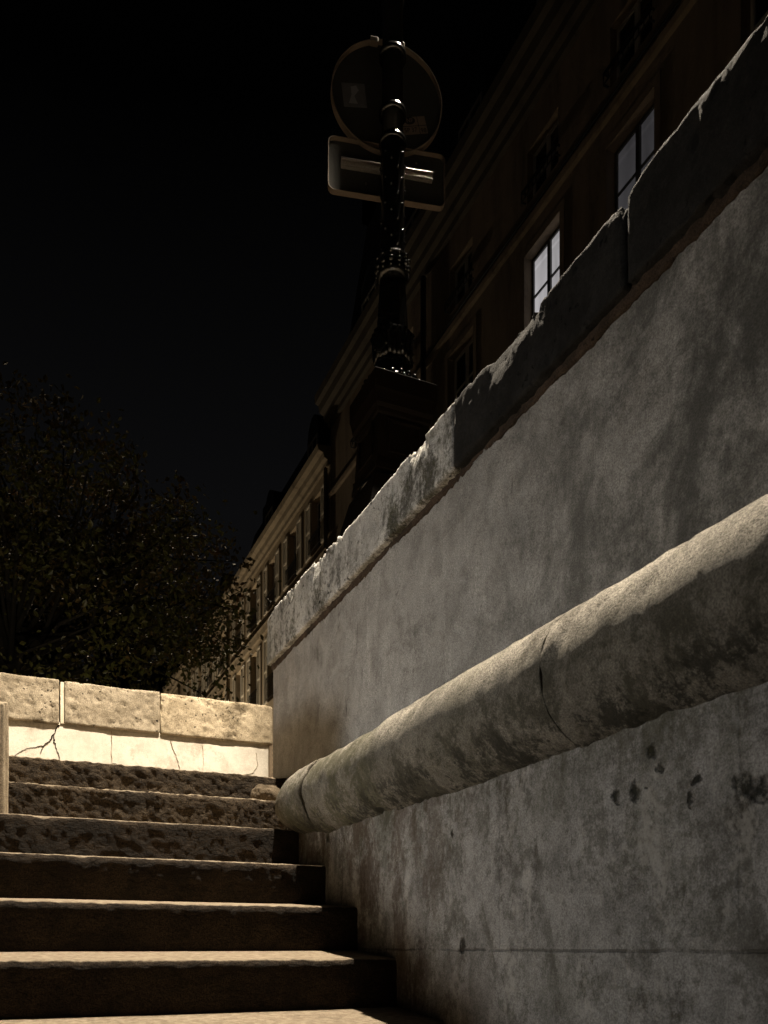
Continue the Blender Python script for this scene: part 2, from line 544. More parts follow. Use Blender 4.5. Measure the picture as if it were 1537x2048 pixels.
def step_extra(g, c, h):
    tool = g.noise(52, 5, 0.6, g.vec((0.8, 1, 1.25)), 0.4)
    h = g.math('MULTIPLY_ADD', tool, 0.9, h)
    # pale worn stone on the walked upper surface of the tread
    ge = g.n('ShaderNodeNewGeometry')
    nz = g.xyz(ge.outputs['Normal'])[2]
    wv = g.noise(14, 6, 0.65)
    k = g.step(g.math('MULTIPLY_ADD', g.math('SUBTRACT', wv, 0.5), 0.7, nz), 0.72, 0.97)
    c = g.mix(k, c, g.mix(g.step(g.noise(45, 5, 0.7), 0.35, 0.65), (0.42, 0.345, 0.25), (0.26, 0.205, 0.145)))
    return c, h
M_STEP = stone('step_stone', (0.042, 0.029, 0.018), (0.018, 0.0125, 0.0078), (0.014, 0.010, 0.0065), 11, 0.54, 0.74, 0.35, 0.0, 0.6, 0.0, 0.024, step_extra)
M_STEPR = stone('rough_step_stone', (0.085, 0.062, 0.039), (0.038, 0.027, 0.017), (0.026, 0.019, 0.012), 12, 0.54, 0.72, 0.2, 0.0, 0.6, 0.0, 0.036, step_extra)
M_STEPD = stone('low_bounce_step_stone', (0.05, 0.037, 0.024), (0.03, 0.022, 0.014), (0.01, 0.008, 0.006), 16)  # hidden lower steps: dark colour chosen to cut bounced light
M_CURB = stone('curb_stone', (0.40, 0.33, 0.24), (0.30, 0.25, 0.18), (0.12, 0.09, 0.06), 13, 0.55, 0.7, 0.4, 0.0, 0.25)
M_PAVE = stone('paving', (0.30, 0.26, 0.20), (0.2, 0.17, 0.13), (0.08, 0.065, 0.05), 14, 0.5, 0.7, 0.0, 0.0, 0.3)
M_CRACK = paint('crack_dark', (0.010, 0.007, 0.004), 0.95, 0.3, 20)

# ------------------------------------------------------------------ setting: ground
def structure(o):
    o['kind'] = 'structure'
    return o
m = MB(); m.box(-400, 400, -400, 600, QUAY - 1.0, QUAY)
structure(m.build('quay', M_PAVE))
m = MB(); m.box(VU + 0.47, 60, -60, 160, QUAY + 0.001, LAND - 0.004)
structure(m.build('street', M_PAVE))
m = MB(); m.box(-14, VU + 0.465, UF + 0.42, 160, QUAY + 0.001, LAND - 0.006)
structure(m.build('embankment', M_PAVE))

# ------------------------------------------------------------------ staircase
stair = thing('stone_staircase', 'worn dark stone steps rising beside the round ledge to a lit landing', 'staircase', (0.2, 0.5, QUAY))
for k in range(-9, 7):
    u, z = nos(k)
    top = (k == 6)
    rough = k >= 5
    u2 = u + TREAD + 0.03 if not top else UF + 0.02
    if k < -1:
        mb = MB(); mb.box(-0.78, VW + 0.05, u, u2, z - RISE - 0.02, z)
        mb.build('step', M_STEPD, stair, bevel=0.012)
        continue
    poly = rounded([(u2, z - RISE - 0.03), (u2, z + (0.0 if top else 0.021)), (u, z - 0.003), (u + 0.004, z - RISE - 0.03)], [0, 0, 0.022, 0])
    amp = 0.007 if rough else 0.005
    def dsp(P, k=k, u=u, z=z, amp=amp, rough=rough):
        front = np.clip((u + 0.05 - P[..., 1]) / 0.04, 0, 1)
        a = fbm(P, 46, 3, 0.6, 40 + k) * amp * 0.55 * (0.25 + 0.75 * front)
        a += fbm(P, 2.2, 3, 0.5, 90 + k) * 0.004 * (0.4 + 0.6 * front)
        chip = np.clip(fbm(P * np.array([1, 0.3, 0.3]), 8, 4, 0.6, 130 + k) - 0.28, 0, 1)
        edge = np.exp(-((P[..., 1] - u) / 0.025) ** 2 - ((P[..., 2] - z) / 0.025) ** 2)
        a -= chip * edge * 0.035
        if rough:
            a += np.abs(fbm(P * np.array([0.8, 1, 1.5]), 46, 3, 0.6, 60 + k)) * 0.012 * front - 0.005 * front
        return a
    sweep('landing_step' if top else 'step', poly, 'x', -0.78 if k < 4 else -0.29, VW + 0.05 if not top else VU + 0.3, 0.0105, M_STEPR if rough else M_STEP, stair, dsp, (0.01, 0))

# low stringer curb on the open side
curb = thing('stair_curb', 'pale low stone curb at the far left edge of the steps', 'curb', (-0.2, 4.3, LAND))
for (x1_, y0_, y1_, top_, sd_) in ((0.008, 3.222, 3.50, 0.842, 300), (0.020, 3.505, UF - 0.006, 0.92, 301)):
    poly = rounded([(-0.30, LAND - 0.9), (x1_ + 0.002, LAND - 0.9), (x1_, top_), (-0.30, top_)], [0, 0, 0.012, 0])
    sweep('curb_stone', poly, 'y', y0_, y1_, 0.02, M_CURB, curb, lambda P: fbm(P, 9, 4, 0.6, sd_) * 0.003, (0.012, 0.01))

# ------------------------------------------------------------------ lower wall with the round ledge
low = thing('lower_retaining_wall', 'stained grey retaining wall with rolled ledge beside the steps, lower right', 'retaining wall', (VW + 0.3, 1.0, QUAY))
poly = [(VU + 0.2, QUAY), (VU + 0.2, RZC - 0.06), (VW, RZC - 0.06), (VW, QUAY)]
sweep('wall_face', poly, 'y', -4.0, 3.36, 0.022, M_LOWER, low, lambda P: fbm(P, 4.5, 5, 0.55, 400) * 0.006 + fbm(P, 25, 3, 0.6, 401) * 0.0015)
cuts = [-4.0, -2.7, -1.3, -0.1, on_wall(1122, 1300, RVC - 0.1)[1], on_wall(765, 1500, RVC - 0.1)[1], on_wall(625, 1590, RVC - 0.1)[1], 3.36]
offs = [0, 0, 0, 0, 0.0, 0.004, -0.002]
for i in range(len(cuts) - 1):
    R = RR + (0.0, 0.0, 0.0, 0.0, 0.0, -0.004, 0.0)[i]
    pr = [(RVC + R * math.cos(a) + offs[i], RZC + R * math.sin(a)) for a in np.linspace(math.pi / 2, 3 * math.pi / 2, 26)]
    pr += [(VU + 0.05, RZC - R), (VU + 0.05, RZC + R)]
    last = i == len(cuts) - 2
    sd = 500 + i
    def dsp(P, sd=sd, last=last, a=cuts[i], b=cuts[i + 1]):
        d = fbm(P, 4, 4, 0.55, 499) * 0.006 + fbm(P, 30, 5, 0.72, sd + 50) * 0.0048 - np.clip(fbm(P, 13, 4, 0.6, sd + 70) - 0.22, 0, 1) * 0.02
        e = np.minimum(P[..., 1] - a, b - P[..., 1])
        d -= np.clip(fbm(P, 14, 4, 0.6, sd + 9) + 0.1, 0, 1) * np.exp(-(e / 0.02) ** 2) * (0.022 if a > 1.9 else 0.003)
        return d
    def wrp(P, last=last):
        if last:       # the ledge dies into the steps in a blunt, worn snout
            t = np.clip((P[..., 1] - 3.08) / 0.28, 0, 1) ** 2
            P = P.copy()
            P[..., 0] += 0.045 * t
            t2 = np.clip((P[..., 1] - 2.72) / 0.6, 0, 1)
            P[..., 2] += np.clip((RZC - P[..., 2]) / RR, 0, 1) * (0.05 * t2 + 0.02 * t)
        return P
    sweep('ledge_stone', pr, 'y', cuts[i] + 0.0006, cuts[i + 1] - 0.0006, 0.013, M_RAIL, low, dsp, (0.007 if i > 4 else 0.0025, 0.10 if last else (0.0025 if i < 4 else 0.007)), wrp)

# ------------------------------------------------------------------ upper parapet wall
up = thing('upper_parapet_wall', 'grey rendered parapet wall with eroded coping behind the round ledge', 'wall', (VU + 0.22, 1.0, LAND))
poly = rounded([(VU + 0.44, LAND - 0.5), (VU + 0.44, 1.385), (VU, 1.385), (VU, LAND - 0.5)], [0, 0, 0, 0])
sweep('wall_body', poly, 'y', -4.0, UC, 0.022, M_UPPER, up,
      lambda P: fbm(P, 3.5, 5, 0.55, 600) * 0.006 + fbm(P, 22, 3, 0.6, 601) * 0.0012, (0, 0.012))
# brown eroded bedding joint under the coping
poly = rounded([(VU + 0.45, 1.362), (VU + 0.45, 1.40), (VU - 0.012, 1.40), (VU - 0.008, 1.362)], [0, 0, 0.006, 0.01])
sweep('mortar_bed', poly, 'y', -4.0, UC + 0.004, 0.012, M_SCAR, up,
      lambda P: fbm(P, 60, 4, 0.75, 620) * 0.011 + fbm(P, 7, 3, 0.6, 621) * 0.010 - 0.003, (0, 0.012))
ccut = [-4.0, -2.9, -1.9, -0.9, 0.1, 0.72, 1.43, 2.175, 2.60, UC + 0.035]
for i in range(len(ccut) - 1):
    a, b = ccut[i], ccut[i + 1]
    last = i == len(ccut) - 2
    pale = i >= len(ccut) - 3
    poly = rounded([(VU + 0.47, 1.383), (VU + 0.47, 1.575), (VU - 0.032, 1.575), (VU - 0.032, 1.383)], [0.01, 0.02, 0.014, 0.010])
    sd = 700 + i * 7
    def dsp(P, sd=sd, a=a, b=b, pale=pale):
        d = fbm(P, 3.5, 4, 0.5, sd) * 0.006 + fbm(P, 40, 4, 0.65, sd + 3) * 0.0035
        topedge = np.clip((P[..., 2] - 1.50) / 0.07, 0, 1)
        d -= topedge * (np.clip(fbm(P * np.array([1, .7, 1]), 9, 6, 0.72, sd + 5) - 0.12, 0, 0.12) * 0.10 + np.clip(fbm(P, 30, 3, 0.6, sd + 8) - 0.2, 0, 1) * 0.02)
        pit = np.clip(fbm(P, 40, 2, 0.5, sd + 6) - 0.42, 0, 1)
        return d - pit * 0.03
    def wrp(P):
        P = P.copy()
        t = np.clip((P[..., 2] - 1.40) / 0.15, 0, 1)
        lift = np.interp(P[..., 1], [0.5, 1.1, 1.36, 1.44, 1.9, 2.2, 2.9, 3.4, 3.95, 4.12], [0.018, 0.016, 0.012, -0.010, -0.008, 0.006, 0.006, 0.035, 0.055, 0.03])
        P[..., 2] += t * lift
        return P
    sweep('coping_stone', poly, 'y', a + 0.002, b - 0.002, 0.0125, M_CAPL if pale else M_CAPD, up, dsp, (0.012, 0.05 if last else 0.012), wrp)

# ------------------------------------------------------------------ bright landing wall
far = thing('landing_wall', 'bright cream wall with pitted coping across the top of the steps', 'wall', (0.5, UF + 0.2, LAND))
VE = 1.645
poly = [(UF, LAND - 0.02), (UF, 1.35), (UF + 0.38, 1.35), (UF + 0.38, LAND - 0.02)]
sweep('wall_body', poly, 'x', -3.2, VE - 0.03, 0.03, M_FARW, far, lambda P: fbm(P, 6, 4, 0.55, 800) * 0.004, (0, 0.01))
fc = [-3.2, -2.35, -1.6, -0.95, -0.32, 0.312, 0.905, VE]
for i in range(len(fc) - 1):
    a, b = fc[i], fc[i + 1]
    z1 = (1.597, 1.597, 1.597, 1.60, 1.605, 1.600, 1.596)[i]
    z0 = (1.34, 1.34, 1.34, 1.34, 1.336, 1.341, 1.338)[i]
    poly = rounded([(UF - 0.024, z0), (UF - 0.024, z1), (UF + 0.41, z1), (UF + 0.41, z0)], [0.012, 0.022, 0.02, 0.01])
    sd = 850 + 5 * i
    def dsp(P, sd=sd):
        pit = np.clip(fbm(P, 48, 2, 0.5, sd + 2) - 0.30, 0, 1)
        return fbm(P, 6, 4, 0.55, sd) * 0.007 + fbm(P, 30, 3, 0.6, sd + 1) * 0.0022 - pit * 0.03
    g0 = 0.026 if i == 5 else 0.002
    sweep('coping_stone', poly, 'x', a + g0, b - 0.002, 0.012, M_FARC2 if i == 6 else M_FARC, far, dsp, (0.010, 0.025 if i == 6 else 0.008))
mb = MB(); mb.box(0.318, 0.337, UF - 0.012, UF + 0.39, 1.343, 1.592)
mb.build('mortar_joint', M_MORTAR, far)

M_CRACKP = paint('hairline_brown', (0.30, 0.23, 0.15), 0.95, 0.3, 20)
def crack(pts, w, name='crack', mat=None):
    """thin jagged dark fissure on the landing wall face"""
    P = [on_far(px, py, UF) for px, py in pts]
    L = []
    for i in range(len(P) - 1):
        for k in range(6):
            t = k / 6
            L.append(((P[i][0] * (1 - t) + P[i + 1][0] * t) + random.uniform(-1, 1) * 0.0035, (P[i][2] * (1 - t) + P[i + 1][2] * t) + random.uniform(-1, 1) * 0.0035))
    L.append((P[-1][0], P[-1][2]))
    mb = MB()
    v, f = [], []
    n = len(L)
    for i, (x, z) in enumerate(L):
        a = L[max(0, i - 1)]; b = L[min(n - 1, i + 1)]
        tx, tz = b[0] - a[0], b[1] - a[1]
        q = math.hypot(tx, tz) or 1
        ww = w * (0.35 + 0.9 * random.random()) * (1 - 0.75 * i / n)
        v += [(x - tz / q * ww, UF - 0.0055, z + tx / q * ww), (x + tz / q * ww, UF - 0.0055, z - tx / q * ww),
              (x - tz / q * ww, UF + 0.01, z + tx / q * ww), (x + tz / q * ww, UF + 0.01, z - tx / q * ww)]
    for i in range(n - 1):
        a = i * 4
        f += [(a, a + 1, a + 5, a + 4), (a + 2, a + 6, a + 7, a + 3), (a, a + 4, a + 6, a + 2), (a + 1, a + 3, a + 7, a + 5)]
    mb.add(v, f)
    return mb.build(name, mat or M_CRACK, far)
crack([(118, 1449), (113, 1458), (107, 1469), (100, 1482), (88, 1491), (70, 1495), (52, 1498), (38, 1506), (27, 1514)], 0.0048)
crack([(108, 1470), (109, 1485), (114, 1503), (122, 1524)], 0.003)
crack([(88, 1491), (83, 1500), (81, 1508)], 0.0015)
crack([(223, 1462), (223, 1490), (224, 1530)], 0.0018, 'wall_joint', M_CRACKP)
crack([(224, 1527), (233, 1529), (246, 1537)], 0.0016)
crack([(340, 1478), (348, 1502), (355, 1520), (361, 1546)], 0.0009, 'crack', M_CRACKP)
crack([(405, 1490), (407, 1520), (404, 1545)], 0.0007, 'wall_joint', M_CRACKP)
crack([(512, 1505), (515, 1530), (506, 1545), (480, 1552)], 0.0008, 'crack', M_CRACKP)

# serrated metal strip on the end of the landing wall
mb = MB()
for i in range(34):
    z = 0.80 + i * 0.016
    mb.box(VE - 0.028, VE - 0.010 + (0.006 if i % 2 else 0.0), UF - 0.014, UF - 0.002, z, z + 0.0158)
mb.build('edging_strip', paint('rusty_edging', (0.20, 0.15, 0.10), 0.6, 0.4, 30), far)

# broken lump of stone at the end of the ledge
M_LUMP = stone('broken_stone', (0.13, 0.10, 0.066), (0.075, 0.057, 0.036), (0.025, 0.02, 0.013), 15, 0.5, 0.66, 0.1, 0.6, 0.35)
bm = bmesh.new()
bmesh.ops.create_icosphere(bm, subdivisions=4, radius=0.055)
A = np.array([v.co[:] for v in bm.verts])
D = 1 + 0.30 * fbm(A * 10, 2.2, 4, 0.6, 950)
for v, d in zip(bm.verts, D):
    v.co = Vector((v.co.x * d * 1.2 + 1.085, v.co.y * d + 3.72, v.co.z * d * 1.05 + nos(5)[1] + 0.045))
me = bpy.data.meshes.new('broken_stone'); bm.to_mesh(me); bm.free()
me.materials.append(M_LUMP)
lump = bpy.data.objects.new('broken_stone', me); COL.objects.link(lump)
tag(lump, 'rough broken stone lump wedged on a step at the end of the round ledge', 'stone')

# dry weed at the foot of the landing wall
M_WEED = paint('dry_weed', (0.16, 0.12, 0.06), 0.9, 0.4, 30)
mb = MB()
for i in range(60):
    a = random.uniform(0, 2 * math.pi); l = random.uniform(0.05, 0.17); sp_ = random.uniform(0.0, 0.055)
    b0 = Vector((1.475 + random.uniform(-.02, .02), UF - 0.06 + random.uniform(-.01, .01), LAND - 0.005))
    b1 = b0 + Vector((math.cos(a) * sp_ * .5, math.sin(a) * sp_ * .3, l * .6)); b2 = b0 + Vector((math.cos(a) * sp_, math.sin(a) * sp_ * .5, l))
    mb.tube([b0, b1, b2], [0.0016, 0.0014, 0.0006], 4)
    for j in range(5):
        c = b0.lerp(b2, random.uniform(0.35, 1.0)) + Vector((random.uniform(-.008, .008), random.uniform(-.006, .006), 0))
        mb.ball(c, random.uniform(0.002, 0.0045), 5, 3)
weed = mb.build('weed', M_WEED)
tag(weed, 'small dry weed tuft at the foot of the bright landing wall', 'weed')

# ------------------------------------------------------------------ cast iron street lamp
LPX, LPY = 1.97, 4.30
M_IRON = paint('black_cast_iron', (0.005, 0.005, 0.0048), 0.16, 0.3, 9, 0.002, 0.0, 0.6)
M_IRONB = paint('brown_black_cast_iron', (0.007, 0.005, 0.0037), 0.6, 0.3, 9, 0.002, 0.0, 0.04)
lampo = thing('street_lamp', 'ornate black cast iron street lamp post standing behind the parapet', 'street lamp', (LPX, LPY, LAND))
c0 = (LPX, LPY, 0)
mb = MB(); mb.sqlathe([(0.29, LAND - 0.01), (0.29, 2.05), (0.27, 2.16), (0.23, 2.32), (0.205, 2.42), (0.185, 2.495)], c0)
mb.build('plinth', M_IRONB, lampo, bevel=0.006)
mb = MB(); mb.lathe([(0.160, 2.496), (0.182, 2.50), (0.188, 2.518), (0.176, 2.537), (0.15, 2.54)], c0, 32)
mb.build('foot_ring', M_IRON, lampo, True)
mb = MB(); mb.sqlathe([(0.176, 2.53), (0.172, 2.56), (0.162, 2.60), (0.150, 2.83), (0.158, 2.84), (0.160, 2.862), (0.172, 2.88), (0.174, 2.90), (0.180, 2.935), (0.184, 2.95), (0.184, 3.045), (0.165, 3.058)], c0)
mb.build('pedestal', M_IRONB, lampo, bevel=0.003)
for (dx, dy) in ((0, -1), (-1, 0)):
    mb = MB()
    w, t = 0.098, 0.006
    def fr(a0, a1, z0, z1):
        if dy:
            mb.box(LPX + a0, LPX + a1, LPY - 0.163 - t, LPY - 0.148, z0, z1)
        else:
            mb.box(LPX - 0.163 - t, LPX - 0.148, LPY + a0, LPY + a1, z0, z1)
    fr(-w, w, 2.795, 2.807); fr(-w, w, 2.63, 2.642); fr(-w, -w + 0.012, 2.642, 2.795); fr(w - 0.012, w, 2.642, 2.795)
    mb.build('pedestal_panel', M_IRONB, lampo, bevel=0.002)
mb = MB()
for i in range(22):
    a = i * 2 * math.pi / 22
    mb.ball((LPX + 0.158 * math.cos(a), LPY + 0.158 * math.sin(a), 3.078), 0.0155, 10, 6)
mb.build('bead_ring', M_IRON, lampo, True)
mb = MB(); mb.lathe([(0.160, 3.05), (0.150, 3.085), (0.118, 3.11), (0.096, 3.13), (0.088, 3.155), (0.090, 3.18), (0.100, 3.20), (0.100, 3.213), (0.086, 3.23), (0.076, 3.24)], c0, 36)
mb.build('drum', M_IRON, lampo, True)
# acanthus leaves round the lower shaft
mb = MB()
for i in range(8):
    a = i * math.pi / 4 + 0.2
    ca, sa = math.cos(a), math.sin(a)
    for (t, hh) in ((0, 0.0), (-0.26, -0.012), (0.26, -0.012)):
        cc, ss = math.cos(a + t), math.sin(a + t)
        pts = [(LPX + r * cc, LPY + r * ss, z + hh) for r, z in ((0.084, 3.225), (0.093, 3.26), (0.096, 3.30), (0.102, 3.34), (0.116, 3.37), (0.121, 3.358))]
        mb.tube(pts, [0.018, 0.020, 0.018, 0.015, 0.011, 0.004], 7)
    for j in range(3):
        mb.ball((LPX + (0.105 - j * .004) * math.cos(a + 0.16 * (j - 1)), LPY + (0.105 - j * .004) * math.sin(a + 0.16 * (j - 1)), 3.27 + 0.027 * j), 0.010, 8, 5)
mb.build('leaf_ornament', M_IRON, lampo, True)
flute = lambda a, r, z: r * (1 - 0.055 * (0.5 + 0.5 * math.cos(a * 14)))
mb = MB(); mb.lathe([(0.092, 3.23), (0.090, 3.36), (0.083, 3.49), (0.074, 3.62), (0.070, 3.70)], c0, 112, flute)
mb.build('fluted_shaft', M_IRON, lampo, True)
mb = MB(); mb.lathe([(0.070, 3.68), (0.086, 3.69), (0.090, 3.705), (0.078, 3.725), (0.076, 3.76), (0.088, 3.775), (0.090, 3.79), (0.074, 3.805), (0.064, 3.81)], c0, 36)
for i in range(12):
    a = i * math.pi / 6
    for (z, r, q) in ((3.74, 0.086, 0.017), (3.78, 0.090, 0.011), (3.71, 0.088, 0.010)):
        mb.ball((LPX + r * math.cos(a), LPY + r * math.sin(a), z), q, 8, 5)
mb.build('collar', M_IRON, lampo, True)
def studded(a, r, z):
    row = round((z - 3.835) / 0.047)
    if row < 0 or row > 11:
        return r
    col = round(a / (math.pi / 6))
    if (col + row) % 3:
        return r
    da = (a - col * math.pi / 6) * 0.067
    d2 = (da / 0.0078) ** 2 + ((z - 3.835 - row * 0.047) / 0.0078) ** 2
    return r + 0.0095 * math.sqrt(max(0, 1 - d2)) if d2 < 1 else r
prof = [(0.0665, z) for z in np.linspace(3.80, 4.385, 200)] + [(0.067, 4.39), (0.069, 4.402), (0.072, 4.41), (0.066, 4.422), (0.056, 4.427)]
mb = MB(); mb.lathe(prof, c0, 144, studded)
mb.build('studded_shaft', M_IRON, lampo, True)
mb = MB(); mb.lathe([(0.058, 4.41), (0.056, 5.20), (0.060, 5.205), (0.064, 5.23), (0.060, 5.25), (0.054, 5.26), (0.050, 6.0), (0.06, 6.02), (0.03, 6.08), (0.012, 6.16)], c0, 32)
mb.build('upper_shaft', M_IRON, lampo, True)
mb = MB()
mb.tube([(LPX, LPY, 5.85), (LPX - 0.05, LPY - 0.2, 6.05), (LPX - 0.28, LPY - 0.75, 6.16), (LX + 0.12, LY + 0.35, 6.12), (LX, LY, 6.02)], [0.03, 0.027, 0.024, 0.022, 0.02], 10)
mb.build('arm', M_IRON, lampo, True)
mb = MB(); mb.lathe([(0.23, 5.70), (0.235, 5.72), (0.20, 5.80), (0.12, 5.90), (0.05, 5.96), (0.03, 6.04)], (LX, LY, 0), 24)
mb.build('lantern_hood', M_IRON, lampo, True)
mb = MB()
n_ = 14
az = np.radians(np.linspace(6.5, 75, n_))
v_, f_ = [], []
for rr in (0.20, 0.206):
    for z in (4.92, 5.72):
        v_ += [(LX + rr * math.sin(a), LY + rr * math.cos(a), z) for a in az]
for i in range(n_ - 1):
    f_ += [(i, i + 1, n_ + i + 1, n_ + i), (2 * n_ + i, 3 * n_ + i, 3 * n_ + i + 1, 2 * n_ + i + 1), (i, 2 * n_ + i, 2 * n_ + i + 1, i + 1), (n_ + i, n_ + i + 1, 3 * n_ + i + 1, 3 * n_ + i)]
mb.add(v_, f_)
mb.build('added_light_blocker', M_IRON, lampo)  # added screen out of view, keeps the lantern's light off post and signs
g = G('lantern_glow'); g.b.inputs['Emission Color'].default_value = (*WARM, 1); g.b.inputs['Emission Strength'].default_value = 8
M_GLOW = g.done((0.8, 0.75, 0.6), 0.5)
mb = MB(); mb.ball((LX, LY, 5.735), 0.08, 16, 10)
mb.build('lantern_bulb', M_GLOW, lampo, True)

# ------------------------------------------------------------------ signs fixed to the lamp post, seen from the back
SA = math.radians(-24.04 + 10.5)              # direction of the sign plane seen from above
SD = Vector((math.cos(SA), math.sin(SA), 0))  # along the plates
SN = Vector((-math.sin(SA), math.cos(SA), 0)) # away from the viewer
M_SIGN = paint('galvanised_sign_back', (0.028, 0.027, 0.023), 0.7, 0.3, 5, 0.0, 0.0, 0.3)
M_RIM = paint('sign_rim', (0.12, 0.092, 0.07), 0.5, 0.45, 14, 0.0, 0.0, 0.2)
M_STK = paint('sticker_grey', (0.16, 0.12, 0.095), 0.6, 0.2, 20)
M_STK2 = paint('sticker_dark', (0.085, 0.085, 0.092), 0.6, 0.4, 30)
M_INK = paint('sticker_ink', (0.006, 0.005, 0.004), 0.6, 0.2, 20)

def plate(c, pts, y0, y1):
    """outline pts (along, up) extruded from depth y0 to y1"""
    n = len(pts)
    v = [c + SD * a + SN * y0 + Vector((0, 0, b)) for a, b in pts] + [c + SD * a + SN * y1 + Vector((0, 0, b)) for a, b in pts]
    f = [tuple(range(n)), tuple(range(2 * n - 1, n - 1, -1))]
    f += [(i, n + i, n + (i + 1) % n, (i + 1) % n) for i in range(n)]
    return v, f
def ringpts(pts, k):
    return [(a * k, b * k) for a, b in pts]
def rimmesh(c, outer, inner, y0, y1):
    n = len(outer)
    def P(q, y): return [c + SD * a + SN * y + Vector((0, 0, b)) for a, b in q]
    v = P(outer, y0) + P(inner, y0) + P(inner, y1) + P(outer, y1)
    f = []
    for s in range(4):
        for i in range(n):
            j = (i + 1) % n
            f.append((s * n + i, s * n + j, ((s + 1) % 4) * n + j, ((s + 1) % 4) * n + i))
    return v, f

sc_ = Vector((LPX, LPY, 4.785)) + SN * 0.085 - SD * 0.012
rs = thing('round_sign', 'round traffic sign seen from its dark back, thin rim catching light, on the lamp post', 'traffic sign', tuple(sc_))
circ = [(0.318 * math.cos(t), 0.318 * math.sin(t)) for t in np.linspace(0, 2 * math.pi, 73)[:-1]]
mb = MB(); mb.add(*plate(sc_, ringpts(circ, 0.992), 0.030, 0.034)); mb.build('sign_disc', M_SIGN, rs)
mb = MB(); mb.add(*rimmesh(sc_, circ, ringpts(circ, 0.982), 0.0, 0.044)); mb.build('rim', M_RIM, rs)
for s in (-1, 1):
    a0 = s * 0.075
    mb = MB()
    mb.add(*plate(sc_, [(a0 - 0.022, 0.290), (a0 + 0.022, 0.290), (a0 + 0.022, 0.318), (a0 - 0.022, 0.318)], -0.006, 0.028))
    mb.build('rim_clamp', M_RIM, rs, bevel=0.003)
def fontmesh(text, size, name, mat, parent, c, a, b, y, rot=0.0):
    cu = bpy.data.curves.new(name, 'FONT')
    cu.body = text
    cu.size = size
    cu.extrude = 0.0004
    cu.align_x = 'CENTER'
    cu.align_y = 'CENTER'
    to = bpy.data.objects.new(name, cu)
    me = bpy.data.meshes.new_from_object(to)
    bpy.data.objects.remove(to)
    ca, sa = math.cos(rot), math.sin(rot)
    R = np.array([v.co[:] for v in me.vertices])
    for v, p in zip(me.vertices, R):
        x, z = p[0] * ca - p[1] * sa, p[0] * sa + p[1] * ca
        v.co = c + SD * (a + x) + SN * (y - p[2]) + Vector((0, 0, b + z))
    me.materials.append(mat)
    o = bpy.data.objects.new(name, me)
    COL.objects.link(o)
    setpar(o, parent)
    return o
def quad(a0, a1, b0, b1, rot, ca, cb):
    return [(ca + x * math.cos(rot) - z * math.sin(rot), cb + x * math.sin(rot) + z * math.cos(rot)) for x, z in ((a0, b0), (a1, b0), (a1, b1), (a0, b1))]
rt = math.radians(8) + 0.10
ca, cb = 0.155, -0.115
mb = MB()
for q in ((-0.065, 0.030, 0.004, 0.052), (0.034, 0.078, 0.004, 0.052), (-0.065, 0.030, -0.045, -0.001), (0.034, 0.078, -0.045, -0.001)):
    mb.add(*plate(sc_, quad(*q, rt, ca, cb), 0.0285, 0.030))
stk = mb.build('approval_sticker', M_STK, rs)
el = [(ca - 0.022 + 0.032 * math.cos(t) * math.cos(rt) - 0.021 * math.sin(t) * math.sin(rt), cb + 0.027 + 0.032 * math.cos(t) * math.sin(rt) + 0.021 * math.sin(t) * math.cos(rt)) for t in np.linspace(0, 2 * math.pi, 25)[:-1]]
mb = MB(); mb.add(*plate(sc_, el, 0.0278, 0.0284)); mb.build('oval_mark', M_INK, stk)
fontmesh('NF', 0.032, 'lettering', M_STK, stk, sc_, ca - 0.022, cb + 0.027, 0.0270, rt)
fontmesh('SP 37', 0.034, 'lettering', M_INK, stk, sc_, ca - 0.018 + 0.003, cb - 0.026, 0.0278, rt)
fontmesh('98', 0.034, 'lettering', M_INK, stk, sc_, ca + 0.060, cb - 0.015, 0.0278, rt)
mb = MB(); mb.add(*plate(sc_, quad(-0.066, 0.066, -0.066, 0.066, 0.12, -0.185, 0.0), 0.0285, 0.030))
s2 = mb.build('square_sticker', M_STK2, rs)
mb = MB(); mb.add(*plate(sc_, [(-0.215, -0.05), (-0.165, -0.045), (-0.185, -0.005), (-0.160, 0.03), (-0.175, 0.055), (-0.205, 0.045), (-0.20, 0.0)], 0.0278, 0.0284))
mb.build('figure_mark', paint('sticker_pale', (0.20, 0.20, 0.22), 0.6, 0.3, 40), s2)

pc_ = Vector((LPX, LPY, 4.365)) + SN * 0.088 - SD * 0.012
ps = thing('panel_sign', 'rectangular sign plate under the round sign, back with two lit channels', 'traffic sign', tuple(pc_))
def rrect(w, h, r):
    out = []
    for (sx, sz, a0) in ((1, 1, 0), (-1, 1, 90), (-1, -1, 180), (1, -1, 270)):
        for t in np.linspace(0, 90, 6):
            a = math.radians(a0 + t)
            out.append((sx * (w - r) + r * math.cos(a), sz * (h - r) + r * math.sin(a)))
    return out
RX, RZ = 0.335, 0.150
mb = MB(); mb.add(*plate(pc_, rrect(RX - .002, RZ - .002, 0.035), 0.026, 0.030)); mb.build('sign_plate', M_SIGN, ps)
mb = MB(); mb.add(*rimmesh(pc_, rrect(RX, RZ, 0.036), rrect(RX - 0.004, RZ - 0.004, 0.033), 0.0, 0.036)); mb.build('rim', M_RIM, ps)
mb = MB()
for b in (0.028, -0.006):
    mb.add(*plate(pc_, [(-0.262, b), (0.262, b), (0.262, b + 0.009), (-0.262, b + 0.009)], -0.004, 0.010))
mb.add(*plate(pc_, [(-0.262, -0.006), (0.262, -0.006), (0.262, 0.037), (-0.262, 0.037)], 0.0105, 0.0255))
mb.build('mounting_channel', paint('steel_channel', (0.34, 0.31, 0.28), 0.3, 0.2, 20, 0, 0.7, 0.5), ps, bevel=0.002)
